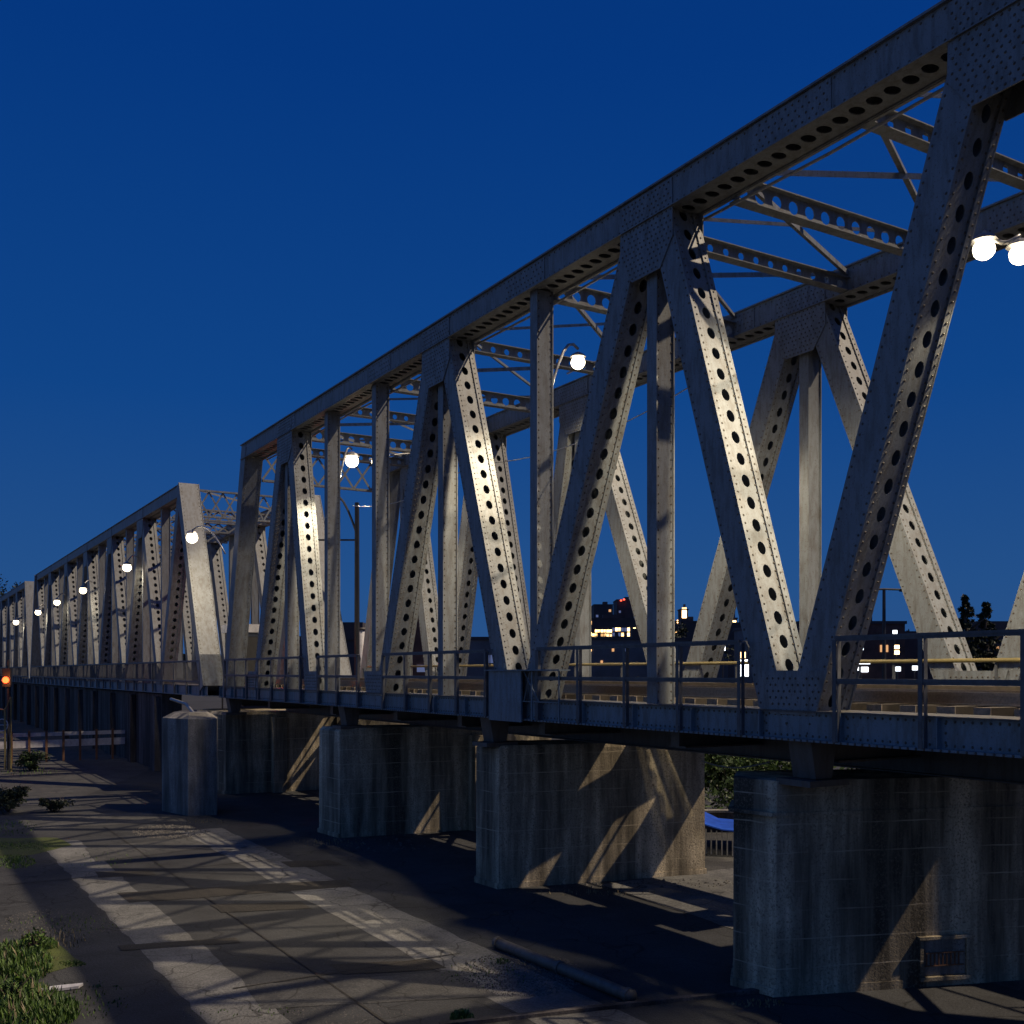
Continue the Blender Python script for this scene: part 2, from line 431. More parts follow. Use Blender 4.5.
# cross struts and laterals in the top plane
sts = [-3, .2, 3.4, 7.1, 9.3, 11.7, 13.6, 16.6, 20.4, 24.0, 27.2, 30.4, 33.0]
for i, t in enumerate(sts):
    if i % 2 == 1: strut(sp, t, HT0 + .10)
    else: strut(sp, t, HT0 + .14, .22, .07)
for i in range(len(sts) - 1):
    a, b = sts[i], sts[i + 1]
    q = (a, b) if i % 2 else (b, a)
    bar(sp, 'lateral_brace', (L1 + CW, q[0], EYE + HT0 + .38), (L2, q[1], EYE + HT0 + .38), .13, .09)
    bar(sp, 'lateral_brace', (L1 + CW, q[1], EYE + HT0 + .42), (L2, q[0], EYE + HT0 + .42), .10, .06)
lattice(sp, 'portal_brace', T_END - .1, HT0 - .7, HT0 + .3, L1 + CW, L2, 7)
# floor
m = MB(); m.box(L1 + CW + .05, 13.2, -9, 37, EYE - .83, EYE - .80); m.build('deck_plate', [DSTEEL], sp)  # plate added under the ties to keep the ground below in shade
m = MB(); m.box(13.2, 13.6, -9, 14.6, EYE - .83, EYE - .80); m.box(13.2, 13.85, 18.6, 37, EYE - .83, EYE - .80); m.box(13.85, 14.5, 12, 37, EYE - .83, EYE - .80); m.build('deck_plate', [DSTEEL], sp)  # edges and gap shaped to let bands of light onto the piers
m = MB(); m.box(13.9, 14.48, 12, 37, EYE - .62, EYE - .57); m.build('far_walkway', [PLANK], sp)  # stops short at the near end so light reaches the nearest pier
m = MB(); m.box(12.60, 12.62, -9, 37, EYE - 1.42, EYE - .84); m.box(12.48, 12.74, -9, 37, EYE - 1.44, EYE - 1.42); m.build('main_stringer', [DSTEEL], sp)
for x in (11.75, 13.15):
    m = MB()
    m.box(x - .07, x + .07, -9, 37, EYE - .42, EYE - .40); m.box(x - .01, x + .01, -9, 37, EYE - .40, EYE - .30); m.box(x - .035, x + .035, -9, 37, EYE - .30, EYE - .255)
    m.build('rail', [RAILM], sp)
    m = MB(); m.box(x - .12, x + .12, -9, 37, EYE - .84 + .045, EYE - .62); m.build('stringer', [DSTEEL], sp)
m = MB(); m.box(13.34, 13.54, -9, 37, EYE - .40, EYE - .20); m.box(14.25, 14.45, 12, 37, EYE - .565, EYE - .30); m.build('guard_timber', [PLANK], sp)  # outer timber cut back at the near end to let light through
k = 0; t = 1.0
while t < 36.9 and k < 95:
    m = MB(); w = .12 + random.uniform(-.01, .01); j = random.uniform(-.05, .05)
    m.box(11.12 + j, 13.3, t - w, t + w, EYE - .618, EYE - .422)
    m.slot = 1; m.box(11.105 + j, 11.12 + j, t - w, t + w, EYE - .618, EYE - .422)
    m.build('tie', [WOOD, CUT], sp); t += .52; k += 1
for t in (-9, -3, 3.4, 9.95, 13.05, 17, 20.35, 23.7, 28, 33.6, 36.7):
    m = MB(); m.box(L1 + CW + .001, L2 - .001, t - .10, t + .10, EYE - 1.18, EYE - .86)
    m.box(L1 + CW + .05, L2 - .05, t - .2, t + .2, EYE - 1.21, EYE - 1.183); m.build('floor_beam', [DSTEEL], sp)
for a, b in ((-9, -3), (-3, 3.4), (3.4, 9.95), (9.95, 17), (17, 23.7), (23.7, 30), (30, 36.7)):
    bar(sp, 'bottom_lateral', (L1 + CW, a, EYE - 1.0), (L2, b, EYE - 1.0), .14, .1, DSTEEL)
# railing segments of the near walkway, broken at the bottom nodes
segs = [(-2.3, 2.7), (4.1, 9.15), (10.85, 16.1), (18.0, 22.95), (24.5, 27.3), (28.7, 36.4)]
for a, b in segs:
    n = max(2, round((b - a) / 1.35)); railing(sp, L1 - .09, [a + (b - a) * i / n for i in range(n + 1)])
    m = MB(); m.tube([pt(L1 - .09, a, .43), pt(L1 - .09, a - .12, .42), pt(L1 - .09, a - .16, .34), pt(L1 - .09, a - .16, .12)], .014, 6); m.build('handrail_return', [RAILP], sp)
n = 30
m = MB(); m.tube([(L2 - .06, -6, EYE + .19), (L2 - .06, 36, EYE + .19)], .035, 8); fr_ = m.build('far_pipe_rail', [YEL], sp, True)
for i in range(22):
    p = MB(); t = -5.5 + 2.0 * i; p.box(L2 - .045, L2 - .01, t - .02, t + .02, EYE - .6, EYE + .15); p.build('rail_post', [RAILP], fr_)
m = MB(); m.tube([pt(L1 + CW + .05, -6, HT0 - .06)] + [pt(L1 + CW + .05, a, HT0 - .06 - (.05 if i % 2 else 0)) for i, a in enumerate((0, 3.3, 6.6, 9.9, 13.3, 16.6, 20, 23, 27, 30, 34))], .022, 6); m.build('conduit', [GALV], sp)
m = MB(); pts_ = []
for (a, b) in ((13.05, 20.35), (20.35, 27.2)):
    for i in range(13):
        f = i / 12; pts_.append(pt(L1 + CW + .3 + 3 * f * 0, a + (b - a) * f, 4.6 - .9 * 4 * f * (1 - f) * .35))
m.tube(pts_, .010, 5); m.build('messenger_wire', [GALV], sp)
# box plate over the bottom node by the tall lit post
m = MB(); m.box(L1 - .17, L1 - .14, 16.55, 17.75, EYE - .93, EYE + .02); m.box(L1 - .138, L1 - .12, 16.57, 16.6, EYE - .93, EYE + .02)
m.box(L1 - .22, L1 + .02, 15.2, 17.85, EYE + .021, EYE + .045)
for yy in (15.3, 16.2): m.box(L1 - .15, L1 - .13, yy, yy + .03, EYE - .9, EYE + .02)
m.box(L1 - .138, L1 - .13, 15.3, 16.55, EYE - .55, EYE - .53)
m.tube([(L1 - .13, 16.5, EYE), (L1 - .13, 16.0, EYE - .53)], .012, 5); m.tube([(L1 - .13, 16.5, EYE - .53), (L1 - .13, 16.3, EYE)], .012, 5)
m.build('refuge_bracket', [STEELB], sp)
for (x, y) in ((L1 + .3, 9.9), (L1 + .35, 18.4), (L1 + .3, 26.0), (L1 + .3, 36.6), (L2 + .2, 8.6), (L2 - .3, 17.3), (L2 + .2, 36.6)):
    m = MB(); z = EYE - .9
    m.prism([(x - .24, y - .2, z - .012), (x + .24, y - .2, z - .012), (x + .15, y - .2, z - .5), (x - .15, y - .2, z - .5)], (0, .4, 0))
    m.box(x - .36, x + .36, y - .3, y + .3, 2.83, 2.91); m.build('bearing_shoe', [DSTEEL], sp)

# ================================================================== SPANS 2 and 3
def far_span(label, tT0, tB0, tT1, tB1, npan, lit):
    s = empty('truss_span', pt(L1 + 2.8, (tB0 + tB1) / 2, HG0), label, 'bridge span')
    P = (tT1 - tT0) / npan
    for X0, nh in ((L1, 8), (L2, 4)):
        for i in range(npan):
            tT = tT0 + P * i; mid = tT + P / 2
            diagonal(s, X0, tT + .28, mid - .22, HT0 + .05, HG1 - .2, .46, False, nh)
            diagonal(s, X0, tT + P - .28, mid + .22, HT0 + .05, HG1 - .2, .46, False, nh)
            gusset(s, X0, [(mid - .4, HG1 - .06), (mid + .4, HG1 - .06), (mid + .6, .02), (mid - .6, .02)], False)
            if i: gusset(s, X0, [(tT - .64, HT1 - .03), (tT + .64, HT1 - .03), (tT + .66, HT0 - .45), (tT + .35, HT0 - .86), (tT - .35, HT0 - .86), (tT - .66, HT0 - .45)], False)
            post(s, X0, mid, HG1, HT0 + .02, riv=False)
            if i: post(s, X0, tT, HG1, HT0 + .02, riv=False)
        chord(s, X0, tT0 - .2, tT1 + .2, 4, False); girder(s, X0, tB0 - .4, tB1 + .4, False, 2.0)
        endpost(s, X0, tT0, tB0, .45, .80); endpost(s, X0, tT1, tB1, .45, .80)
    n = npan * 2
    for i in range(n + 1):
        t = tT0 + (tT1 - tT0) * i / n
        if i in (0, n): lattice(s, 'portal_brace', t, HT0 - .75, HT0 + .3, L1 + CW, L2, 8)
        elif i < 8: lattice(s, 'cross_strut', t, HT0 - .35, HT0 + .1, L1 + CW, L2, 9)
        else: strut(s, t, HT0 + .1, nh=4)
        if i < n: bar(s, 'lateral_brace', (L1 + CW, t, EYE + HT0 + .35), (L2, t + P / 2, EYE + HT0 + .35))
    m = MB(); m.box(L1 + CW + .05, L2 - .05, tB0, tB1, EYE - .6, EYE - .5); m.build('deck_plate', [DSTEEL], s)
    for x in (11.75, 13.15):
        m = MB(); m.box(x - .035, x + .035, tB0, tB1, EYE - .49, EYE - .33); m.build('rail', [RAILM], s)
    k = int((tB1 - tB0) / 2)
    railing(s, L1 - .09, [tB0 + .3 + (tB1 - tB0 - .6) * i / k for i in range(k + 1)], pickets=True)
    return s
far_span('middle truss bridge span with laced portal and pale sloping end post', 43.1, 39.4, 89.0, 92.0, 6, 1)
far_span('farthest truss bridge span at the left edge of the photo', 96.0, 93.0, 138, 141, 6, 0)

# ================================================================== LAMPS on the bridge
LG = 'lamps along the bridge'
def lamp(p, label, arm, power=400, r=.13, group=LG, elong=1.05, aim=(0, 0, -1), spot=150):
    e = empty('bridge_lamp', arm[0], label, 'lamp', group)
    m = MB(); m.tube(arm, .028, 6); m.build('arm', [GALV], e, True)
    d = V((p.x - arm[-2][0], p.y - arm[-2][1], 0)); d = d.normalized() if d.length > .01 else V((1, 0, 0))
    s = V((-d.y, d.x, 0))
    m = MB(); k_ = max(.16, r * 1.15)
    m.tube([p + V((0, 0, r * .55)), p + V((0, 0, r * .9)), p + V((0, 0, r * 1.25))], [k_, k_ * .8, k_ * .3], 12)
    m.build('lamp_head', [GALV], e)
    bm = MB(); n, k = 12, 8
    vs = []; fs = []
    for i in range(k + 1):
        a = math.pi * i / k
        for j in range(n):
            b = 2 * math.pi * j / n
            vs.append(p + V((0, 0, -.03)) + d * (r * elong * math.sin(a) * math.cos(b)) + s * (r * elong * math.sin(a) * math.sin(b)) + V((0, 0, r * math.cos(a))))
    for i in range(k):
        for j in range(n): fs.append((i * n + j, (i + 1) * n + j, (i + 1) * n + (j + 1) % n, i * n + (j + 1) % n))
    bm.add(vs, fs); o = bm.build('lens', [LAMP], e, True)
    o.visible_shadow = True
    ld = bpy.data.lights.new('lamp_light', 'SPOT'); ld.energy = power; ld.color = BULB_C; ld.shadow_soft_size = r * .9; ld.spot_size = R(spot); ld.spot_blend = .35
    lo = bpy.data.objects.new('lamp_light', ld); col.objects.link(lo); lo.parent = e
    lo.location = p + V((0, 0, -r - .12)) - V(e.location)
    lo.rotation_euler = (-V(aim)).to_track_quat('Z', 'Y').to_euler()
    return e
def arc(a, b, up, n=7):
    a, b = V(a), V(b); out = []
    for i in range(n):
        f = i / (n - 1); q = a.lerp(b, f); q.z = a.z + (b.z - a.z) * math.sin(f * math.pi / 2) + up * math.sin(f * math.pi); out.append(q)
    return out
p1 = at(984, 247, 12.6); p2 = at(1020, 252, 12.5)
a0 = pt(L2, p2.y + .9, HT0 + .05)
lamp(p1, 'big bright floodlight nearest the top right corner, left of its pair', arc(p2 + V((.0, .0, .2)), p1 + V((.0, -.0, .2)), -.14), 1500, .125, aim=(.05, .75, -1), spot=128)
lamp(p2, 'bright floodlight cut by the right edge of the photo, right of its pair', arc(a0, p2 + V((0, 0, .13)), .08), 400, .12, aim=(.3, .5, -1), spot=145)
p3 = at(578, 361, 20.6); lamp(p3, 'bright lamp on an arm from the tall plain lit post', arc((L1 + CW - .08, 16.65, p3.z - .95), p3 + V((0, 0, .24)), .18), 1100, .135)
p3b = at(599, 366, 25.2); lamp(p3b, 'small lamp just right of the bright lamp over mid-bridge', arc((L2, 22.9, p3b.z + .5), p3b + V((0, 0, .13)), .1), 350, .07)
p4 = at(352, 460, 29.4); lamp(p4, 'lamp above the far end of the nearest span, beside a smaller lamp', arc((L1 + CW - .08, 27.3, p4.z - .8), p4 + V((0, 0, .3)), .15), 1100, .18)
p4b = at(374, 461, 33.6); lamp(p4b, 'small lamp between two posts, right of a brighter lamp near the portal', arc((L2, 31.3, p4b.z + .5), p4b + V((0, 0, .13)), .1), 350, .085)
for (px, py, lb, rr) in ((192, 537, 'lamp hanging in front of the portal of the middle span', .20), (127, 567, 'first lamp on the middle span left of its portal', .19),
                     (83, 590, 'second lamp on the middle span left of its portal', .19), (57, 602, 'lamp near the left end of the middle span', .19),
                     (38, 612, 'lamp at the left end of the middle span', .20), (16, 622, 'lamp on the farthest span at the left edge', .22)):
    z = 11877.0 / (px - XV); p = at(px, py, z)
    a = (L1 - .02, p.y + (.5 if px != 192 else -2.3), p.z + (.5 if px != 192 else -.8))
    lamp(p, lb, arc(a, p + V((0, 0, rr * 1.2)), .25), 420 if px == 192 else 120, rr, aim=(1, .5, -.8), spot=130)

# ================================================================== PIERS
def pier(name, label, foot, ztop, ledge=None, cham=.0, mat=None, group='concrete bridge piers'):
    e = empty(name, (foot[0][0], foot[0][1], 0), label, 'pier', group)
    m = MB(); mat = mat or CONC
    c = V((sum(p[0] for p in foot) / len(foot), sum(p[1] for p in foot) / len(foot), 0))
    base = [V((p[0], p[1], -.1)) for p in foot]
    n = len(foot); b0 = ztop - cham
    bat = [c + (V((p[0], p[1], 0)) - c) * .996 for p in foot]
    vs = base + [V((p.x, p.y, b0)) for p in bat]
    fs = [(i, (i + 1) % n, n + (i + 1) % n, n + i) for i in range(n)]
    top = [c + (p - c) * (.97 if cham else 1) for p in bat]
    vs += [V((p.x, p.y, ztop)) for p in top]
    fs += [(n + i, n + (i + 1) % n, 2 * n + (i + 1) % n, 2 * n + i) for i in range(n)] + [tuple(range(2 * n, 3 * n))]
    m.add(vs, fs); m.build('shaft', [mat], e)
    if ledge:
        m = MB(); q = [V((p[0], p[1], ledge)) for p in foot]; q = [V((c.x, c.y, ledge)) + (p - V((c.x, c.y, ledge))).normalized() * ((p - V((c.x, c.y, ledge))).length + .07) for p in q]
        m.prism(q, (0, 0, .05)); m.build('ledge', [mat], e)
    m = MB(); q = [V((c.x, c.y, -.05)) + (V((p[0], p[1], -.05)) - V((c.x, c.y, -.05))) * 1.0 for p in foot]
    q = [p + (p - V((c.x, c.y, -.05))).normalized() * .04 for p in q]
    m.prism(q, (0, 0, .16)); m.build('footing', [mat], e)
    return e
A = gp(776, 997); Bp = gp(1024, 980); dr = (Bp - A).normalized(); A2 = gp(733, 985)
P1 = [A, A + dr * 6.3, A + dr * 6.3 + V((.35, 1.1, 0)), A + V((.55, 1.35, 0)), A2]
q = pier('bridge_pier', 'nearest concrete pier with a ledge and a small barred recess at its base', [(p.x, p.y) for p in P1], 2.87, 2.40)
# plaque recess on its long side
def side_pt(px, py):
    # intersect the pixel ray with the vertical plane of the near pier's long side
    d = at(px, py, 1.0) - V((0, 0, EYE)); n_ = V((-dr.y, dr.x, 0)); k = (A.dot(n_)) / d.dot(n_); return V((0, 0, EYE)) + d * k
nrm = V((dr.y, -dr.x, 0)).normalized()
a = side_pt(918, 980); b = side_pt(967, 978); w = (b - a).length; z0, z1 = .14, .14 + .52
m = MB(); u = (b - a).normalized(); u.z = 0; u.normalize(); a.z = 0
def fr(m, u0, u1, z0, z1, d): m.obox(a + u * ((u0 + u1) / 2) + V((0, 0, (z0 + z1) / 2)) + nrm * (d / 2), u * ((u1 - u0) / 2), nrm * (d / 2), V((0, 0, (z1 - z0) / 2)))
fr(m, 0, .05, .12, .66, .06); fr(m, w - .04, w, .12, .66, .06); fr(m, -.02, w + .02, .66, .70, .08); fr(m, -.01, w + .01, .10, .15, .09)
m.build('niche_frame', [CONC], q)
m = MB(); fr(m, .07, w - .05, .16, .66, .03)
m.build('vent_panel', [CONC2], q)
m = MB()
for i in range(9): fr(m, .10 + i * (w - .2) / 9, .115 + i * (w - .2) / 9, .30, .46, .045)
fr(m, .09, w - .08, .46, .475, .05); fr(m, .09, w - .08, .285, .30, .05); m.build('vent_bars', [RUSTM], q)
A = gp(499, 889); Bp = gp(705, 874); A2 = gp(476, 882)
pier('bridge_pier', 'second concrete pier with slanting bands of light across its long side', [(A.x, A.y), (Bp.x, Bp.y), (Bp.x + .3, Bp.y + 1.0), (A.x + .5, A.y + 1.5), (A2.x, A2.y)], 2.85, None, .08)
A = gp(340, 838); Bp = gp(478, 827); A2 = gp(319, 832)
q = pier('bridge_pier', 'third concrete pier with buttresses, beside the tall pale block', [(A.x, A.y), (A.x + 6.0, A.y - .9), (A.x + 6.2, A.y + .3), (A.x + .5, A.y + 1.5), (A2.x, A2.y)], 2.85, None, .08)
for f in (.62, .70):
    m = MB(); p = V((A.x + 6 * f, A.y - .9 * f, 0)); m.box(p.x - .2, p.x + .2, p.y - .35, p.y + .1, -.05, 2.6); m.build('buttress', [CONC], q)
# joint pier between the spans, dark
q = pier('bridge_pier', 'dark wide streaked pier behind the tall pale block, where two spans meet', [(10.4, 37.0), (19.5, 36.2), (19.8, 40.5), (10.8, 41.0), (10.0, 39.8)], 2.9, None, .1, CONC)
for x in (12.0, 14.4, 16.8):
    m = MB(); m.box(x, x + .5, 36.55, 37.4, -.05, 2.7); m.build('buttress', [CONC], q)
# tall pale block in front of the joint
A = gp(188, 816); A2 = gp(162, 811); Bp = gp(217, 815)
e = empty('pedestal', (A.x, A.y, 0), 'tall pale concrete block with a sloping cap standing clear on the asphalt', 'pedestal')
P = [A2, A, Bp, Bp + V((.45, 1.6, 0)), A2 + V((.75, 1.6, 0))]
m = MB(); m.prism([V((p.x, p.y, -.1)) for p in P], (0, 0, 3.0)); m.build('shaft', [CONC2], e)
c = sum(P, V()) / 5
m = MB(); n = 5; vs = [V((p.x, p.y, 2.901)) for p in P] + [V(((p.x * .6 + c.x * .4), (p.y * .6 + c.y * .4), 3.08)) for p in P]
m.add(vs, [(i, (i + 1) % n, n + (i + 1) % n, n + i) for i in range(n)] + [tuple(range(n, 2 * n))]); m.build('cap', [CONC2], e)
m = MB(); m.tube([at(171, 699, 34), at(186, 704, 33), at(196, 716, 32.5)], .05, 6); m.build('drain_pipe', [GALV], e)
# long retaining wall under the middle span
for (t0, t1, lb, zz) in ((47, 150, 'long dark retaining wall running under the middle span to the left', 3.35),):
    e = empty('retaining_wall', (L1 + .3, t0, 0), lb, 'wall')
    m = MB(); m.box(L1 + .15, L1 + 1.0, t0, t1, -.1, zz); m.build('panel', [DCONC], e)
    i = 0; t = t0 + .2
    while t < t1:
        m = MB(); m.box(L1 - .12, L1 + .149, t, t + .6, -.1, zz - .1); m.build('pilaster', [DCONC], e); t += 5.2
# low white guard fence on the left
fa = at(-12, 742, 49); fb = at(139, 740, 53)
e = empty('guard_fence', (fa.x, fa.y, 0), 'low dirty white board fence in front of the dark wall at left', 'fence')
u = (fb - fa); u.z = 0; Lf = u.length; u.normalize()
sd = V((-u.y, u.x, 0)); c = (fa + fb) / 2
for zz, hh in ((.88, .17), (1.33, .09)):
    m = MB(); m.obox(V((c.x, c.y, zz)), u * Lf / 2, sd * .02, V((0, 0, hh))); m.build('board', [WHITE], e)
for i in range(9):
    p = V((fa.x, fa.y, 0)) + u * (Lf * (i + .3) / 9)
    m = MB(); m.obox(V((p.x, p.y, .75)) + sd * .0 - sd * .06 * (1 if sd.y > 0 else -1), u * .05, sd * .03, V((0, 0, .76))); m.build('fence_post', [RUSTM], e)
# utility cabin at the joint of the spans
cb = pt(11.6, 38.4, -.5)
e = empty('utility_cabin', cb, 'dark blue equipment cabin with a pale roof edge between the two spans', 'cabin')
m = MB(); m.box(11.0, 12.4, 37.9, 39.2, EYE - .6, EYE + 1.45); m.build('body', [plain('cabin_paint', (.05, .065, .10), .5)], e)
m = MB(); m.box(10.9, 12.5, 37.8, 39.3, EYE + 1.451, EYE + 1.75); m.build('roof', [WHITE], e)
m = MB(); m.box(11.2, 11.85, 37.87, 37.899, EYE - .5, EYE + 1.3); m.build('door', [BLACK], e)

# ================================================================== GROUND
def sheet(name, pts, z, mat, label=None, jitter=.0):
    P = []
    n = len(pts)
    for i in range(n):
        a, b = V(pts[i]), V(pts[(i + 1) % n]); k = max(1, int((b - a).length / .35)) if jitter else 1
        for j in range(k):
            p = a.lerp(b, j / k); P.append((p.x + random.uniform(-jitter, jitter), p.y + random.uniform(-jitter, jitter), z))
    m = MB(); m.add(P, [tuple(range(len(P)))])
    return tag(m.build(name, [mat]), kind='structure')
m = MB(); m.add([(-1500, -300, 0), (2500, -300, 0), (2500, 3500, 0), (-1500, 3500, 0)], [(0, 1, 2, 3)])
tag(m.build('ground', [ASPH]), kind='structure')
def quad_px(name, pxs, z, mat, jit=.025):
    return sheet(name, [gp(*p, up=0) for p in pxs], z, mat, jitter=jit)
def lane(x0, x1, y0, y1, z, mat, name='paving_strip', jit=.02): return sheet(name, [(x0, y0, 0), (x1, y0, 0), (x1, y1, 0), (x0, y1, 0)], z, mat, jitter=jit)
# strips parallel to the bridge (lateral position from slope)
def Lx(px, py): return 3.704 / ((py - HOR) / (px - XV)) if py > HOR else 0
a0, a1 = gp(40, 843), gp(82, 843)
b0, b1 = gp(172, 1016), gp(262, 1016)
lane(a0.x, a1.x, 9.0, a0.y, .004, PAVE, jit=.035)
c0, c1 = gp(178, 831), gp(228, 831)
lane(c0.x, c1.x, gp(540, 1012).y - 3, c0.y, .004, PAVE, jit=.035)
quad_px('paving_cross_strip', [(84, 848), (190, 838), (212, 847), (96, 862)], .006, PAVE2)
quad_px('paving_cross_strip', [(244, 985), (455, 972), (500, 996), (262, 1010)], .006, PAVE2)
quad_px('paving_cross_strip', [(-60, 818), (150, 812), (170, 822), (-60, 834)], .004, PAVE2)
quad_px('dark_patch', [(118, 893), (345, 880), (352, 887), (128, 903)], .008, DASPH)
quad_px('dark_patch', [(118, 946), (235, 938), (240, 943), (122, 951)], .010, DASPH, .01)
quad_px('road', [(-400, 716), (170, 706), (150, 770), (60, 806), (-400, 806)], .005, PAVE2, 0)
lane(13.2, 21, 2, 60, .004, PAVE2, 'road', 0)
sheet('sunlit_patch', [gp(600, 885), gp(735, 868), gp(760, 900), gp(735, 930)], .008, PAVE, jitter=.03)  # paler paving colour stands for sunlight on the ground past the second pier
for (pts_) in ([(210, 905), (300, 902), (312, 909), (222, 913)], [(330, 965), (430, 960), (446, 969), (342, 975)], [(95, 872), (150, 870), (156, 875), (99, 878)], [(280, 862), (330, 860), (342, 865), (290, 868)]):
    quad_px('asphalt_patch', pts_, .009, DASPH, .03)
for (a_, b_, c_) in ((5.3, 9, 31),):
    lane(a_, a_ + .035, b_, c_, .0115, DASPH, 'tar_joint', .008)
for yy, xa_ in ((14.2, 4.1), (23.5, 2.2)):
    lane(xa_, 7.6, yy, yy + .035, .0125, DASPH, 'tar_joint', .008)
quad_px('moss_patch', [(-20, 838), (60, 838), (74, 845), (30, 855), (-20, 860)], .006, MOSS, .08)
quad_px('moss_patch', [(-20, 950), (60, 945), (86, 962), (50, 972), (-20, 980)], .006, MOSS, .06)
# curb across the bottom of the view
m = MB(); p, q2 = gp(440, 1027), gp(760, 992)
d = (q2 - p).normalized(); s = V((-d.y, d.x, 0)); m.obox((p + q2) / 2 + V((0, 0, .0)), (q2 - p) / 2, s * .05, V((0, 0, .05))); tag(m.build('kerb', [DCONC]), kind='structure')
# pipe lying along the bridge
pa, pb = gp(497, 948), gp(632, 1003); pa.z = pb.z = .085
m = MB(); m.tube([pa.lerp(pb, i / 8) for i in range(9)], .085, 14)
e = empty('pipe', (pa.x, pa.y, 0), 'dark steel pipe lying on the ground at the edge of the shade', 'pipe')
m.build('barrel', [DSTEEL], e, True)
d = (pb - pa).normalized()
for f in (.0, .5, .97):
    c = pa.lerp(pb, f); m = MB(); m.tube([c, c + d * .07], .10, 14); m.build('flange', [DSTEEL], e)
# gravel: loose stones
def stones(name, spots, lab):
    m = MB()
    for (cx, cy, rx, ry, n, sz) in spots:
        for i in range(n):
            a = random.uniform(0, 6.283); r = math.sqrt(random.random())
            g = gp(cx + rx * r * math.cos(a), cy + ry * r * math.sin(a)); s = sz * random.uniform(.4, 1.3)
            b = random.uniform(0, 6.28); u = V((math.cos(b), math.sin(b), 0)) * s; w = V((-math.sin(b), math.cos(b), 0)) * s * random.uniform(.5, 1)
            h = s * random.uniform(.4, .9)
            m.add([g + u, g + w, g - u * .9, g - w, g + V((u.x * .2, u.y * .2, h))], [(0, 1, 4), (1, 2, 4), (2, 3, 4), (3, 0, 4)])
    o = m.build(name, [STONE]); tag(o, lab, 'gravel', kind='stuff')
stones('gravel', [(520, 975, 65, 22, 2600, .022), (170, 832, 38, 7, 900, .035), (300, 1014, 120, 12, 500, .014), (60, 925, 60, 16, 900, .016), (640, 884, 100, 5, 120, .05), (300, 950, 260, 60, 700, .012), (380, 842, 60, 10, 160, .04)], 'loose grey gravel scattered over the asphalt and beside the pipe')
def rock(px, py, s):
    pass
# ================================================================== VEGETATION
def leaf_crown(m, c, rx, ry, rz, n, size, clumps=12, up=.3):
    cl = []
    for i in range(clumps):
        v = V((random.gauss(0, 1), random.gauss(0, 1), random.gauss(0, 1))).normalized() * random.uniform(.2, .95)
        cl.append((V((c.x + v.x * rx, c.y + v.y * ry, c.z + v.z * rz)), random.uniform(.22, .48)))
    for i in range(n):
        cc, k = random.choice(cl)
        v = V((random.gauss(0, 1), random.gauss(0, 1), random.gauss(0, 1))).normalized() * (random.random() ** .4)
        p = cc + V((v.x * rx * k, v.y * ry * k, v.z * rz * k))
        a = V((random.gauss(0, 1), random.gauss(0, 1), random.gauss(0, 1) + up)).normalized(); b = a.orthogonal().normalized()
        b = Matrix.Rotation(random.uniform(0, 6.28), 3, a) @ b; s = size * random.uniform(.5, 1.3)
        q = a.cross(b)
        m.add([p - b * s, p + q * s * .4, p + b * s, p - q * s * .4], [(0, 1, 2, 3)])
def tree(name, base, h, rx, label, mat=DLEAF, n=3500, size=.25, clumps=20, cat='tree', group=None, conif=False):
    e = empty(name, base, label, cat, group)
    m = MB(); base = V(base)
    top = base + V((0, 0, h * .8)); pts = [base + V((random.uniform(-.02, .02) * h * (i > 0), 0, h * .8 * i / 5)) for i in range(6)]
    m.tube(pts, [h * .03 * (1 - .13 * i) for i in range(6)], 7)
    for i in range(7):
        a = random.uniform(0, 6.28); z0 = random.uniform(.3, .7) * h
        s = base + V((0, 0, z0)); m.tube([s, s + V((math.cos(a) * rx * .4, math.sin(a) * rx * .4, h * .1)), s + V((math.cos(a) * rx * .75, math.sin(a) * rx * .75, h * .16))], [h * .012, h * .008, h * .003], 5)
    m.build('trunk', [BARK], e)
    m = MB()
    if conif:
        for k in range(16):
            f = k / 16; z = h * (.25 + .75 * f); r = rx * (1 - f) ** .8 + .1
            for a_ in range(5):
                an = random.uniform(0, 6.28); rr_ = r * random.uniform(.35, 1.0)
                leaf_crown(m, base + V((math.cos(an) * rr_ * .6, math.sin(an) * rr_ * .6, z - rr_ * .15)), rr_ * .42, rr_ * .42, h * .022, n // 80, size * .8, 4)
    else:
        leaf_crown(m, base + V((0, 0, h * .62)), rx, rx, h * .40, n, size, clumps)
    m.build('crown', [mat], e); return e
def bush(base, rx, h, label, mat=DLEAF, n=1500, size=.07, group=None, clumps=14):
    e = empty('bush', base, label, 'bush', group); base = V(base)
    m = MB()
    for i in range(9):
        a = random.uniform(0, 6.28); m.tube([base, base + V((math.cos(a) * rx * .4, math.sin(a) * rx * .4, h * .5)), base + V((math.cos(a) * rx * .7, math.sin(a) * rx * .7, h * .85))], [.02, .014, .006], 5)
    m.build('stems', [BARK], e)
    m = MB(); leaf_crown(m, base + V((0, 0, h * .5)), rx, rx, h * .5, n, size, clumps); m.build('foliage', [mat], e); return e
BG = 'dark bushes at the left edge'
b_ = gp(8, 812); bush((b_.x, b_.y, 0), 1.0, .95, 'dark bush cut by the left edge, above the pale paving', DLEAF, 2600, .06, BG)
b_ = gp(52, 812); bush((b_.x, b_.y, 0), .55, .5, 'small low dark bush on the paving right of a bigger one', DLEAF, 1400, .05, BG)
b_ = gp(30, 771); bush((b_.x, b_.y, 0), .75, .95, 'olive bush below the end of the white board fence', LEAF, 1600, .07, BG)
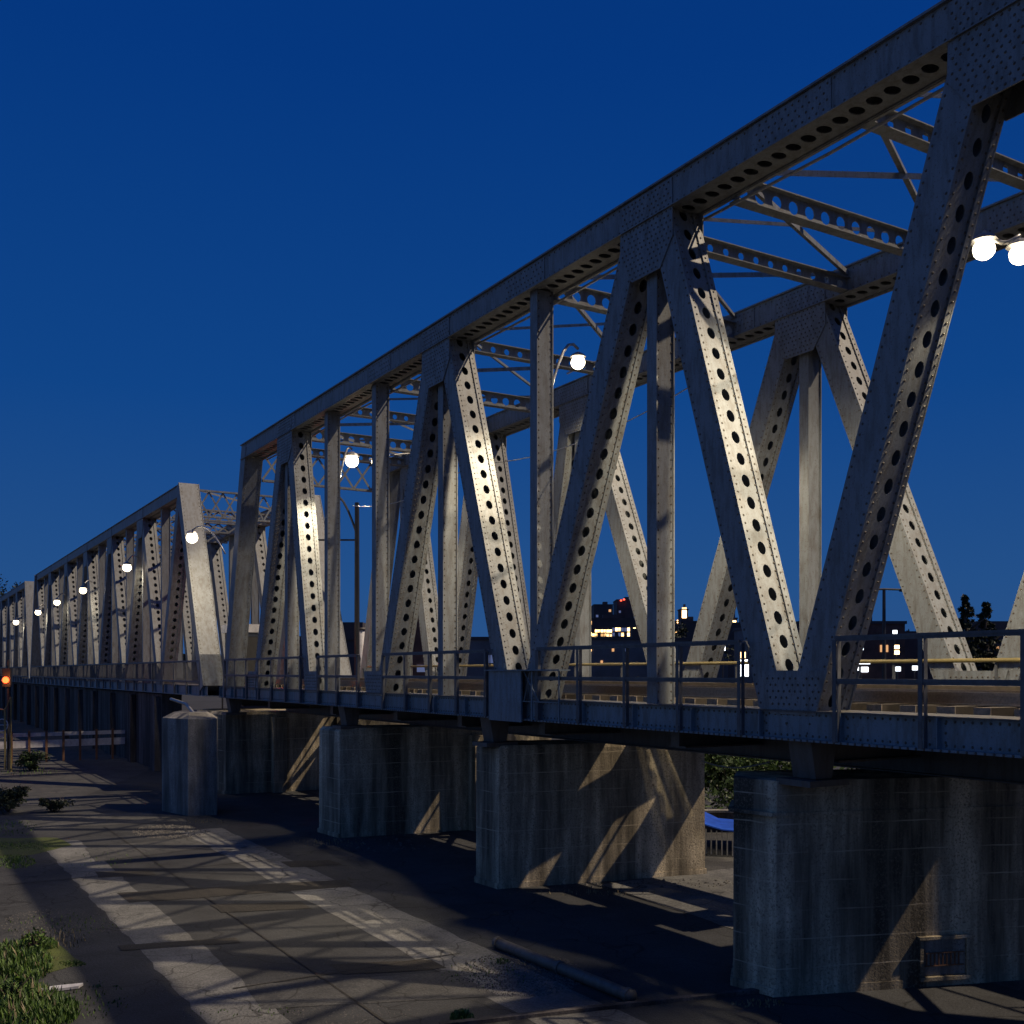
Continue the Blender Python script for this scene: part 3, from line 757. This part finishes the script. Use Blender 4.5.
b_ = at(735, 790, 31); bush((b_.x, b_.y, 0), 2.3, 2.75, 'green leafy bush seen under the bridge between two piers', LEAF, 6500, .11, None, 26)
b_ = at(790, 790, 34); bush((b_.x + 2, b_.y, 0), 2.3, 2.6, 'dark green bush mostly hidden behind the nearest pier', LEAF, 2500, .12, None, 20)
def blades(name, spots, lab):
    m = MB()
    for (cx, cy, rx, ry, n, hh) in spots:
        for i in range(n):
            a = random.uniform(0, 6.283); r = math.sqrt(random.random())
            g = gp(cx + rx * r * math.cos(a), cy + ry * r * math.sin(a)); k = random.uniform(0, 6.28)
            h = hh * random.uniform(.3, 1.1) * (1.15 - r * .7); w = .008 + h * .03; d = V((math.cos(k), math.sin(k), 0)); s = V((-d.y, d.x, 0)) * w
            l = random.uniform(.1, .7) * h
            m.add([g - s, g + s, g + d * l * .4 + V((0, 0, h * .6)) + s * .8, g + d * l * .4 + V((0, 0, h * .6)) - s * .8, g + d * l + V((0, 0, h))], [(0, 1, 2, 3), (3, 2, 4)])
    tag(m.build(name, [GRASS]), lab, 'grass', kind='stuff')
blades('grass', [(14, 1010, 56, 26, 3000, .24), (10, 965, 44, 22, 2000, .20), (40, 945, 18, 6, 500, .14), (60, 1012, 20, 14, 700, .2), (72, 964, 14, 3, 200, .05), (14, 862, 22, 7, 700, .08), (20, 846, 40, 5, 700, .05), (462, 1018, 12, 6, 260, .12), (502, 962, 8, 3, 80, .07)], 'bright green grass and weeds growing along the lower left edge')
DRYG = leafmat('dry_stalks', (.16, .13, .07), (.26, .21, .12))
_g = GRASS; GRASS = DRYG
blades('dry_grass', [(14, 1008, 60, 24, 140, .30), (12, 962, 46, 22, 100, .24), (60, 940, 30, 10, 90, .12), (500, 968, 50, 12, 90, .06), (760, 1004, 30, 4, 60, .08), (330, 843, 40, 4, 80, .10), (200, 822, 30, 3, 60, .08), (600, 893, 100, 3, 110, .08)], 'dry pale stalks mixed into the grass and along the foot of the piers')
GRASS = _g
blades('sparse_grass', [(90, 1000, 40, 20, 160, .07), (60, 925, 60, 12, 140, .07), (110, 860, 60, 10, 80, .06), (250, 1012, 60, 6, 60, .05), (490, 975, 50, 16, 120, .06), (12, 828, 30, 8, 200, .10), (30, 772, 30, 4, 160, .2)], 'thin tufts of grass in the cracks of the asphalt')
pS = gp(60, 990); e = tag(MB().prism([pS + V((-.28, -.06, .01)), pS + V((.22, -.10, .012)), pS + V((.30, .03, .01)), pS + V((-.05, .09, .012)), pS + V((-.25, .05, .01))], (0, 0, .035)).build('broken_board', [WHITE]), 'pale broken scrap of board lying beside the grass at the lower left', 'scrap')
# broad weeds among the grass
for (px, py, s, lb) in ((34, 950, .30, 'leafy weed rising from the grass patch at the lower left'), (10, 1003, .34, 'leafy weed nearest the bottom left corner')):
    b_ = gp(px, py); e = bush((b_.x, b_.y, 0), s, s * 1.1, lb, GRASS, 420, .035, 'weeds in the grass', 9)
# background trees
def horiz(px, z): p = at(px, HOR, z); return V((p.x, p.y, 0))
TG = 'trees beyond the bridge'
tree('fir_tree', horiz(966, 130), 14.2, 4.2, 'tall dark fir seen right of the lit lattice diagonal', DLEAF, 6500, .42, conif=True, group=TG)
tree('fir_tree', horiz(986, 132), 13.4, 4.4, 'second dark fir close right of the tallest one', DLEAF, 6000, .42, conif=True, group=TG)
tree('fir_tree', horiz(1010, 140), 11.0, 2.5, 'shorter dark fir at the right edge of the photo', DLEAF, 2600, .28, conif=True, group=TG)
for i, (px, z, h, r, lb) in enumerate(((862, 180, 12.0, 5, 'low round dark tree left of the lit lattice diagonal'), (905, 185, 11.6, 6, 'broad dark tree below the firs, behind the street lamp'), (942, 170, 12.4, 4, 'dark round tree right under the tallest fir'),
                                    (668, 210, 16.0, 4, 'dark round tree right of the two towers'), (765, 190, 12.5, 6, 'dark tree right of the lit shop building'), (1030, 175, 12.0, 6, 'dark tree cut by the right edge of the photo'),
                                    (605, 230, 12.0, 4, 'dark tree in front of the two towers'), (640, 240, 11.0, 4, 'low dark tree in front of the right tower'))):
    tree('round_tree', horiz(px, z), h, r, lb, DLEAF, 2200, .5, 18, group=TG)
for (px, z, h, r, lb) in ((2, 190, 20.8, 5.0, 'dark tree rising behind the farthest span'), (15, 200, 21.5, 3.5, 'tallest dark tree behind the farthest span'), (-22, 190, 20, 5, 'dark tree outside the left edge'), (52, 185, 14.5, 3, 'dark tree hidden behind the middle span')):
    if px < -10: continue
    tree('round_tree', horiz(px, z), h, r, lb, DLEAF, 3000, .35, 22, group='trees behind the farthest span')

# ================================================================== CITY BACKGROUND
DARKB = plain('dark_facade', (.05, .045, .05), .8, 0, .3, .2); BRICK = plain('brown_facade', (.10, .055, .045), .9, 0, .4, .6)
CONCF = plain('grey_facade', (.12, .12, .13), .8, 0, .3, .3)
WARM = emit_win('warm_windows', (1.0, .55, .20), 8, .3); WARM2 = emit_win('shop_light', (1.0, .62, .28), 8, .16); COOL = emit('cool_light', (.75, .92, 1.0), 2.5)
COOLD = emit('cool_window', (.5, .75, .85), .8); WHT = emit('white_light', (.9, .95, 1.0), 4.0); REDL = emit('red_light', (1.0, .05, .02), 25); ORL = emit('orange_light', (1.0, .09, .02), 5)
REDS = emit('red_small', (1.0, .1, .05), 3)
def building(px0, px1, ytop, z, label, mat, wins=(), depth=14, roof=None, group=None, extra=None, name='building'):
    a, b = horiz(px0, z), horiz(px1, z); H = EYE + (HOR - ytop) / F * z
    e = empty(name, a, label, 'building', group)
    u = (b - a).normalized(); s = V((S_, C_, 0)); s = V((-u.y, u.x, 0))
    w = (b - a).length
    m = MB(); m.obox((a + b) / 2 + s * depth / 2 + V((0, 0, H / 2)), u * w / 2, s * depth / 2, V((0, 0, H / 2))); m.build('wall', [mat], e)
    m = MB(); m.obox((a + b) / 2 + s * depth / 2 + V((0, 0, H + .2)), u * (w / 2 + .2), s * (depth / 2 + .2), V((0, 0, .2 - .002)))
    m.obox((a + b) / 2 + s * depth * .4 + u * w * .15 + V((0, 0, H + 1.2)), u * w * .12, s * depth * .12, V((0, 0, .8))); m.build('roof', [DARKB], e)
    for (x0, x1, y0, y1, wm) in wins:
        p, q = at(x0, y0, z), at(x1, y1, z); c = (p + q) / 2; hw = abs((V((q.x, q.y, 0)) - V((p.x, p.y, 0))).length) / 2
        m = MB(); m.obox(c - s * .05, u * hw, s * .04, V((0, 0, abs(p.z - q.z) / 2))); m.build('window', [wm], e)
    return e
def wgrid(x0, x1, y0, y1, nx, ny, mats, keep=.6, fx=.55, fy=.45):
    out = []
    for i in range(nx):
        for j in range(ny):
            if random.random() > keep: continue
            cx = x0 + (x1 - x0) * (i + .5) / nx; cy = y0 + (y1 - y0) * (j + .5) / ny; dx = (x1 - x0) / nx * fx / 2; dy = (y1 - y0) / ny * fy / 2
            out.append((cx - dx, cx + dx, cy - dy, cy + dy, random.choice(mats)))
    return out
WD = emit('dim_warm_window', (1.0, .5, .2), .8); WDD = emit('dim_cool_window', (.5, .6, .9), .12)
CG = 'city buildings across the water'
building(594, 613, 605, 520, 'left dark tower block above the lit waterfront', DARKB, wgrid(595, 612, 608, 640, 4, 6, [WDD, WD], .25), 20, group=CG)
building(617, 634, 600, 540, 'right dark tower block topped by small red lights', DARKB, wgrid(618, 633, 604, 640, 4, 7, [WDD, WD], .3), 20, group=CG)
e = building(565, 638, 619, 430, 'long low waterfront building lit with warm windows', DARKB, wgrid(566, 592, 620, 637, 7, 3, [WARM, WARM2], .85, .85, .6) + wgrid(592, 612, 629, 637, 7, 2, [WARM, WARM2], .85, .85, .7) + wgrid(612, 636, 627, 637, 8, 2, [WARM, WARM2, WDD], .85, .8, .7), 12, group=CG)
for (px, py) in ((621, 600.5), (624, 599.5)):
    p = at(px, py, 538); m = MB(); m.obox(p, (.35, 0, 0), (0, .35, 0), (0, 0, .35)); o = m.build('beacon', [REDS]); tag(o, 'small red beacon on the roof of the right tower', 'beacon', 'roof beacons')
building(713, 737, 619, 300, 'low building with a wide glowing shop front under a dark roof sign', DARKB, [(714, 736, 620.5, 638, WARM2)], 12, group=CG)
e = empty('billboard', horiz(725, 299), 'dark rooftop billboard above the glowing shop front', 'billboard')
p, q3 = at(716, 608, 299), at(735, 618.5, 299); u = (q3 - p); u.z = 0
m = MB(); m.obox((p + q3) / 2, u / 2, V((S_, C_, 0)) * .2, V((0, 0, 1.4))); m.build('panel', [plain('billboard_face', (.12, .09, .12), .7, 0, .9, 1.2)], e)
m = MB()
for f in (.15, .85):
    b_ = p + u * f; m.tube([V((b_.x, b_.y, EYE + 13.5)), V((b_.x, b_.y, EYE + 16))], .15, 6)
m.build('support', [DARKB], e)
building(681, 688, 610, 340, 'narrow glowing pillar building left of the shop front', DARKB, [(682, 686.5, 607.5, 618, WARM2)], 6, group=CG)
building(664, 704, 622, 360, 'dark low block with two lit orange windows', DARKB, [(674, 679, 632, 635.5, WARM), (677, 682, 620, 623, WARM)], 10, group=CG)
building(728, 760, 624, 240, 'dark block with one pale blue lit window', DARKB, [(740, 748, 628.5, 637, COOLD)], 12, group=CG)
building(752, 800, 628, 150, 'dark warehouse behind the V of the nearest truss', CONCF, wgrid(754, 798, 640, 668, 4, 2, [WD, WDD, COOLD], .4, .35, .3), 12, group=CG)
building(800, 905, 624, 140, 'dark brown warehouse with a low lit doorway behind the railing', BRICK, [(849, 868, 667, 672, WHT), (852, 858, 656, 658, WDD), (806, 814, 650, 657, WD), (826, 832, 648, 654, WDD), (880, 888, 645, 652, WD)], 12, group=CG)
building(905, 1060, 634, 150, 'long low dark shed at the right edge', DARKB, wgrid(910, 1050, 642, 666, 12, 2, [WDD, WD, WARM], .3, .2, .25), 12, group=CG)
building(398, 436, 618, 70, 'brown brick house seen through the near truss', BRICK, [(417, 427, 665, 672, WDD)], 8, group='buildings behind the bridge')
building(430, 562, 640, 130, 'low dark shed behind the middle of the bridge', CONCF, wgrid(440, 560, 650, 668, 8, 1, [WDD], .4), 10, group='buildings behind the bridge')
building(228, 398, 640, 110, 'dark storage building behind the far end of the nearest span', DARKB, wgrid(240, 390, 650, 664, 7, 1, [WD, WDD], .5, .15, .3), 10, group='buildings behind the bridge')
building(560, 700, 640, 170, 'long grey quay building below the city lights', CONCF, wgrid(562, 698, 644, 668, 12, 2, [WD, WDD, WARM], .3, .2, .25), 10, group='buildings behind the bridge')
building(-60, 30, 640, 175, 'dark house beyond the farthest span', DARKB, wgrid(0, 26, 645, 668, 4, 2, [WD], .3, .2, .3), 10, group='buildings behind the bridge')
# white kiosk lights, seen between the rails
def glow(name, px, py, z, w, h, mat, label, cat, group=None, stem=True):
    p = at(px, py, z); e = empty(name, (p.x, p.y, 0), label, cat, group)
    m = MB(); r = V((C_, -S_, 0)); f = V((S_, C_, 0)); m.obox(p, r * w / 2, f * .06, V((0, 0, h / 2))); m.build('lit_face', [mat], e)
    m = MB(); m.obox(p + f * .13, r * (w / 2 + .06), f * .06, V((0, 0, h / 2 + .06)))
    m.tube([V((p.x, p.y, 0)) + f * .13, p + f * .13 - V((0, 0, h / 2))], .06, 6); m.build('housing', [BLACK], e)
    return e
glow('lit_sign', 744, 668, 60, .5, .95, WHT, 'upright white lit sign box beyond the track', 'sign')
glow('lit_sign', 743, 655, 62, .28, .35, WARM2, 'small yellow lit box above the white sign', 'sign')
glow('lit_sign', 860, 662, 90, 1.7, .35, WHT, 'long low white light bar beyond the rails at right', 'light')
SG = 'small yard lights beyond the bridge'
for (px, py, z, lb) in ((723, 648.5, 95, 'bluish round yard light left of the white sign'), (861, 648, 95, 'round white yard light above the long light bar'), (895, 632, 110, 'top white lamp of the column of yard lights'),
                   (897, 647, 100, 'upper yellow lamp in the column of yard lights'), (897, 652.5, 99, 'lower yellow lamp in the column of yard lights'), (915, 668, 90, 'low white yard light right of the long light bar'), (898, 669, 90, 'low white yard light at the foot of the yard lights'),
                   (331, 628, 80, 'white yard light seen between two posts near the portal'), (388, 605, 90, 'bluish white light beside the dark mast'), (222, 622, 70, 'pale blue light right of the sloping end post')):
    glow('yard_lamp', px, py, z, .42, .36, WHT if 'yellow' not in lb else WARM2, lb, 'lamp', SG)
# signals
def signal(px, py, z, mat, label, rad, power, colr):
    p = at(px, py, z); e = empty('signal', (p.x, p.y, 0), label, 'signal light')
    r = V((C_, -S_, 0)); f = V((S_, C_, 0))
    m = MB(); m.tube([V((p.x, p.y, 0)) + f * .2, p + f * .2 + V((0, 0, .9))], .06, 8); m.build('post', [BLACK], e)
    m = MB(); m.obox(p + f * .1 + V((0, 0, .1)), r * .17, f * .08, V((0, 0, .4))); m.build('backplate', [BLACK], e)
    m = MB(); m.tube([p - f * .06, p + f * .0], rad, 14); m.build('lens', [mat], e)
    ld = bpy.data.lights.new('signal_light', 'POINT'); ld.energy = power; ld.color = colr; ld.shadow_soft_size = .1
    lo = bpy.data.objects.new('signal_light', ld); col.objects.link(lo); lo.parent = e; lo.location = p - f * .5 - V(e.location)
signal(295, 649, 45, REDL, 'red signal light glowing through the truss near the portal', .12, 60, (1, .08, .04))
signal(6, 680, 46, ORL, 'glowing orange warning light at the left edge', .14, 25, (1, .25, .05))
# T shaped street lamp on the right
p = horiz(884, 70); e = empty('street_lamp', p, 'dark double-armed street lamp standing beyond the railing at right', 'street lamp')
zt = EYE + (HOR - 590) / F * 70; r = V((C_, -S_, 0))
m = MB(); m.tube([p, V((p.x, p.y, zt))], [.16, .10], 8); m.build('pole', [BLACK], e)
m = MB(); m.tube([V((p.x, p.y, zt)) - r * 1.2, V((p.x, p.y, zt + .06)), V((p.x, p.y, zt)) + r * 1.7], .07, 6); m.build('cross_arm', [BLACK], e)
for s in (-1.2, 1.5):
    m = MB(); m.obox(V((p.x, p.y, zt - .02)) + r * s, r * .45, V((S_, C_, 0)) * .12, V((0, 0, .09))); m.build('lamp_head', [BLACK], e)
# catenary mast near the portal
p = at(357, 510, 43); e = empty('catenary_mast', (p.x, p.y, 0), 'tall dark mast with a curved bracket behind the far end of the nearest span', 'mast')
m = MB(); m.tube([V((p.x, p.y, 0)), p + V((0, 0, .3))], [.13, .10], 8); m.build('pole', [BLACK], e)
q = at(330, 497, 43); m = MB(); m.tube(arc(p + V((0, 0, -1.0)), q, .25), .05, 6); m.build('bracket', [BLACK], e)
q = at(302, 540, 43); m = MB(); m.tube([at(357, 540, 43), q], .04, 6); m.build('cross_arm', [BLACK], e)
p = horiz(361, 44); e = empty('white_bollard', (p.x, p.y, 0), 'pale round column below the dark mast', 'column')
m = MB(); m.tube([V((p.x, p.y, 0)), V((p.x, p.y, EYE + 1.75))], .20, 12); m.build('shaft', [WHITE], e, True)
m = MB(); m.tube([V((p.x, p.y, EYE + 1.75)), V((p.x, p.y, EYE + 1.85))], .24, 12); m.build('cap', [DSTEEL], e, True)
# yellow pipe frame at far left
p = gp(11, 772); e = empty('valve_stand', (p.x, p.y, 0), 'thin yellow pipe stand with a valve wheel at the left edge', 'pipe stand')
z = 45.4
m = MB(); m.tube([at(11, 772, z), at(11, 697, z), at(5, 710, z), at(-6, 708, z)], .05, 6); m.tube([at(5, 770, z), at(5, 709, z)], .045, 6); m.build('pipes', [YEL], e)
m = MB(); c = at(2, 725, z); r = V((C_, -S_, 0))
m.tube([c + (r * math.cos(a * .5236) + V((0, 0, math.sin(a * .5236)))) * .26 for a in range(13)], .025, 5, False); m.tube([c - r * .26, c + r * .26], .02, 5); m.build('valve_wheel', [WHITE], e)
# blue tarpaulin stall under the bridge
pc = at(722, 828, 25.0)
e = empty('tarpaulin_shelter', (pc.x, pc.y, 0), 'bright blue tarpaulin stretched over a low barred frame between two piers', 'shelter')
BLUE = plain('blue_tarpaulin', (.02, .09, .55), .4, 0, .35, 3)
r = V((C_, -S_, 0)); f = V((S_, C_, 0))
P = [at(690, 821, 25.0), at(705, 824, 24.8), at(722, 829, 24.6), at(760, 833, 24.4)]
Q = [at(690, 812, 27.2), at(705, 811.5, 27.2), at(718, 818, 27.0), at(760, 822, 26.8)]
m = MB(); m.add(P + Q + [p + V((0, 0, -.03)) for p in P + Q], [(0, 1, 5, 4), (1, 2, 6, 5), (2, 3, 7, 6), (8, 12, 13, 9), (9, 13, 14, 10), (10, 14, 15, 11), (0, 8, 9, 1), (1, 9, 10, 2), (2, 10, 11, 3)]); m.build('tarpaulin', [BLUE], e)
m = MB()
for i in range(14):
    p = P[0].lerp(P[3], i / 13) + V((0, 0, -.12)); m.tube([V((p.x, p.y, 0)), p], .018, 5)
m.build('bars', [GALV], e)
# quay wall with a pale edge behind the shelter
e = empty('low_wall', at(712, 830, 27.9) * 1, 'low grey wall with a pale top edge behind the blue tarpaulin', 'wall')
e.location.z = 0
c = at(714, 812, 28.4)
m = MB(); m.obox(V((c.x, c.y, c.z / 2)), r * 2.3, f * .12, V((0, 0, c.z / 2))); m.build('panel', [DCONC], e)
m = MB(); m.obox(V((c.x, c.y, c.z + .03)), r * 2.35, f * .16, V((0, 0, .029))); m.build('coping', [CONC2], e)
# far bank: low rise of land closing the view
m = MB(); pts = []
for i in range(41):
    px = -300 + i * 42; z = 700; p = at(px, HOR, z); pts.append(V((p.x, p.y, -.5)))
hh = [EYE + 9 + 5 * math.sin(i * .7) + 3 * math.sin(i * 1.9 + 1) for i in range(41)]
vs = pts + [V((p.x, p.y, h)) for p, h in zip(pts, hh)] + [V((p.x, p.y, h * .6)) + V((S_, C_, 0)) * 200 for p, h in zip(pts, hh)]
m.add(vs, [(i, i + 1, 42 + i, 41 + i) for i in range(40)] + [(41 + i, 42 + i, 83 + i, 82 + i) for i in range(40)]); tag(m.build('hills', [plain('far_hill', (.02, .03, .02), .9)]), kind='structure')
# overhead wires sagging below the girder by the piers
m = MB(); m.tube(arc(at(702, 761, 17), at(770, 762, 15.5), -.12, 9), .012, 5); o = m.build('cable', [GALV]); tag(o, 'thin pale cable slung under the bridge between two piers', 'cable')

# ================================================================== LIGHT, SKY, CAMERA
sd_ = V((.66, -.40, 1.0)).normalized()     # towards the light
L = bpy.data.lights.new('sun', 'SUN'); L.energy = 3.3; L.angle = R(.7); L.color = (1.0, .80, .56)
so = bpy.data.objects.new('sun', L); col.objects.link(so); so.rotation_euler = sd_.to_track_quat('Z', 'Y').to_euler(); so.location = (0, 0, 60)
w = bpy.data.worlds.new('World'); scn.world = w; w.use_nodes = True; nt = w.node_tree
bg = nt.nodes['Background']; tc = N(nt, 'ShaderNodeTexCoord'); sx = N(nt, 'ShaderNodeSeparateXYZ')
nt.links.new(tc.outputs['Generated'], sx.inputs[0])
c = ramp(nt, sx.outputs['Z'], [(.0, (.024, .084, .24)), (.08, (.017, .080, .25)), (.25, (.005, .058, .245)), (.5, (.0015, .038, .21)), (1.0, (.001, .024, .14))])
# unseen dusk glow added at the left to brighten the outer truss faces
dt = N(nt, 'ShaderNodeVectorMath', operation='DOT_PRODUCT'); nt.links.new(tc.outputs['Generated'], dt.inputs[0]); dt.inputs[1].default_value = V((-1, .1, 0)).normalized()
mr = N(nt, 'ShaderNodeMapRange'); mr.inputs['From Min'].default_value = .05; mr.inputs['From Max'].default_value = 1.0; nt.links.new(dt.outputs['Value'], mr.inputs['Value'])
mr2 = N(nt, 'ShaderNodeMapRange'); mr2.inputs['From Min'].default_value = .75; mr2.inputs['From Max'].default_value = .0; nt.links.new(sx.outputs['Z'], mr2.inputs['Value'])
ml = N(nt, 'ShaderNodeMath', operation='MULTIPLY'); nt.links.new(mr.outputs[0], ml.inputs[0]); nt.links.new(mr2.outputs[0], ml.inputs[1])
c = mix(nt, ml.outputs[0], c, (.105, .19, .37))
nt.links.new(c, bg.inputs['Color']); bg.inputs['Strength'].default_value = 1.0
cam = bpy.data.cameras.new('camera'); co = bpy.data.objects.new('camera', cam); col.objects.link(co)
co.location = (0, 0, EYE); co.rotation_euler = (R(90), 0, -TH)
cam.sensor_width = 36; cam.lens = 36 * F / 1024; cam.shift_y = (HOR - 512) / 1024; cam.clip_end = 6000; cam.clip_start = .05
scn.camera = co
scn.render.resolution_x = 1024; scn.render.resolution_y = 1024
scn.view_settings.view_transform = 'Standard'; scn.view_settings.look = 'None'; scn.view_settings.exposure = 0; scn.view_settings.gamma = 1
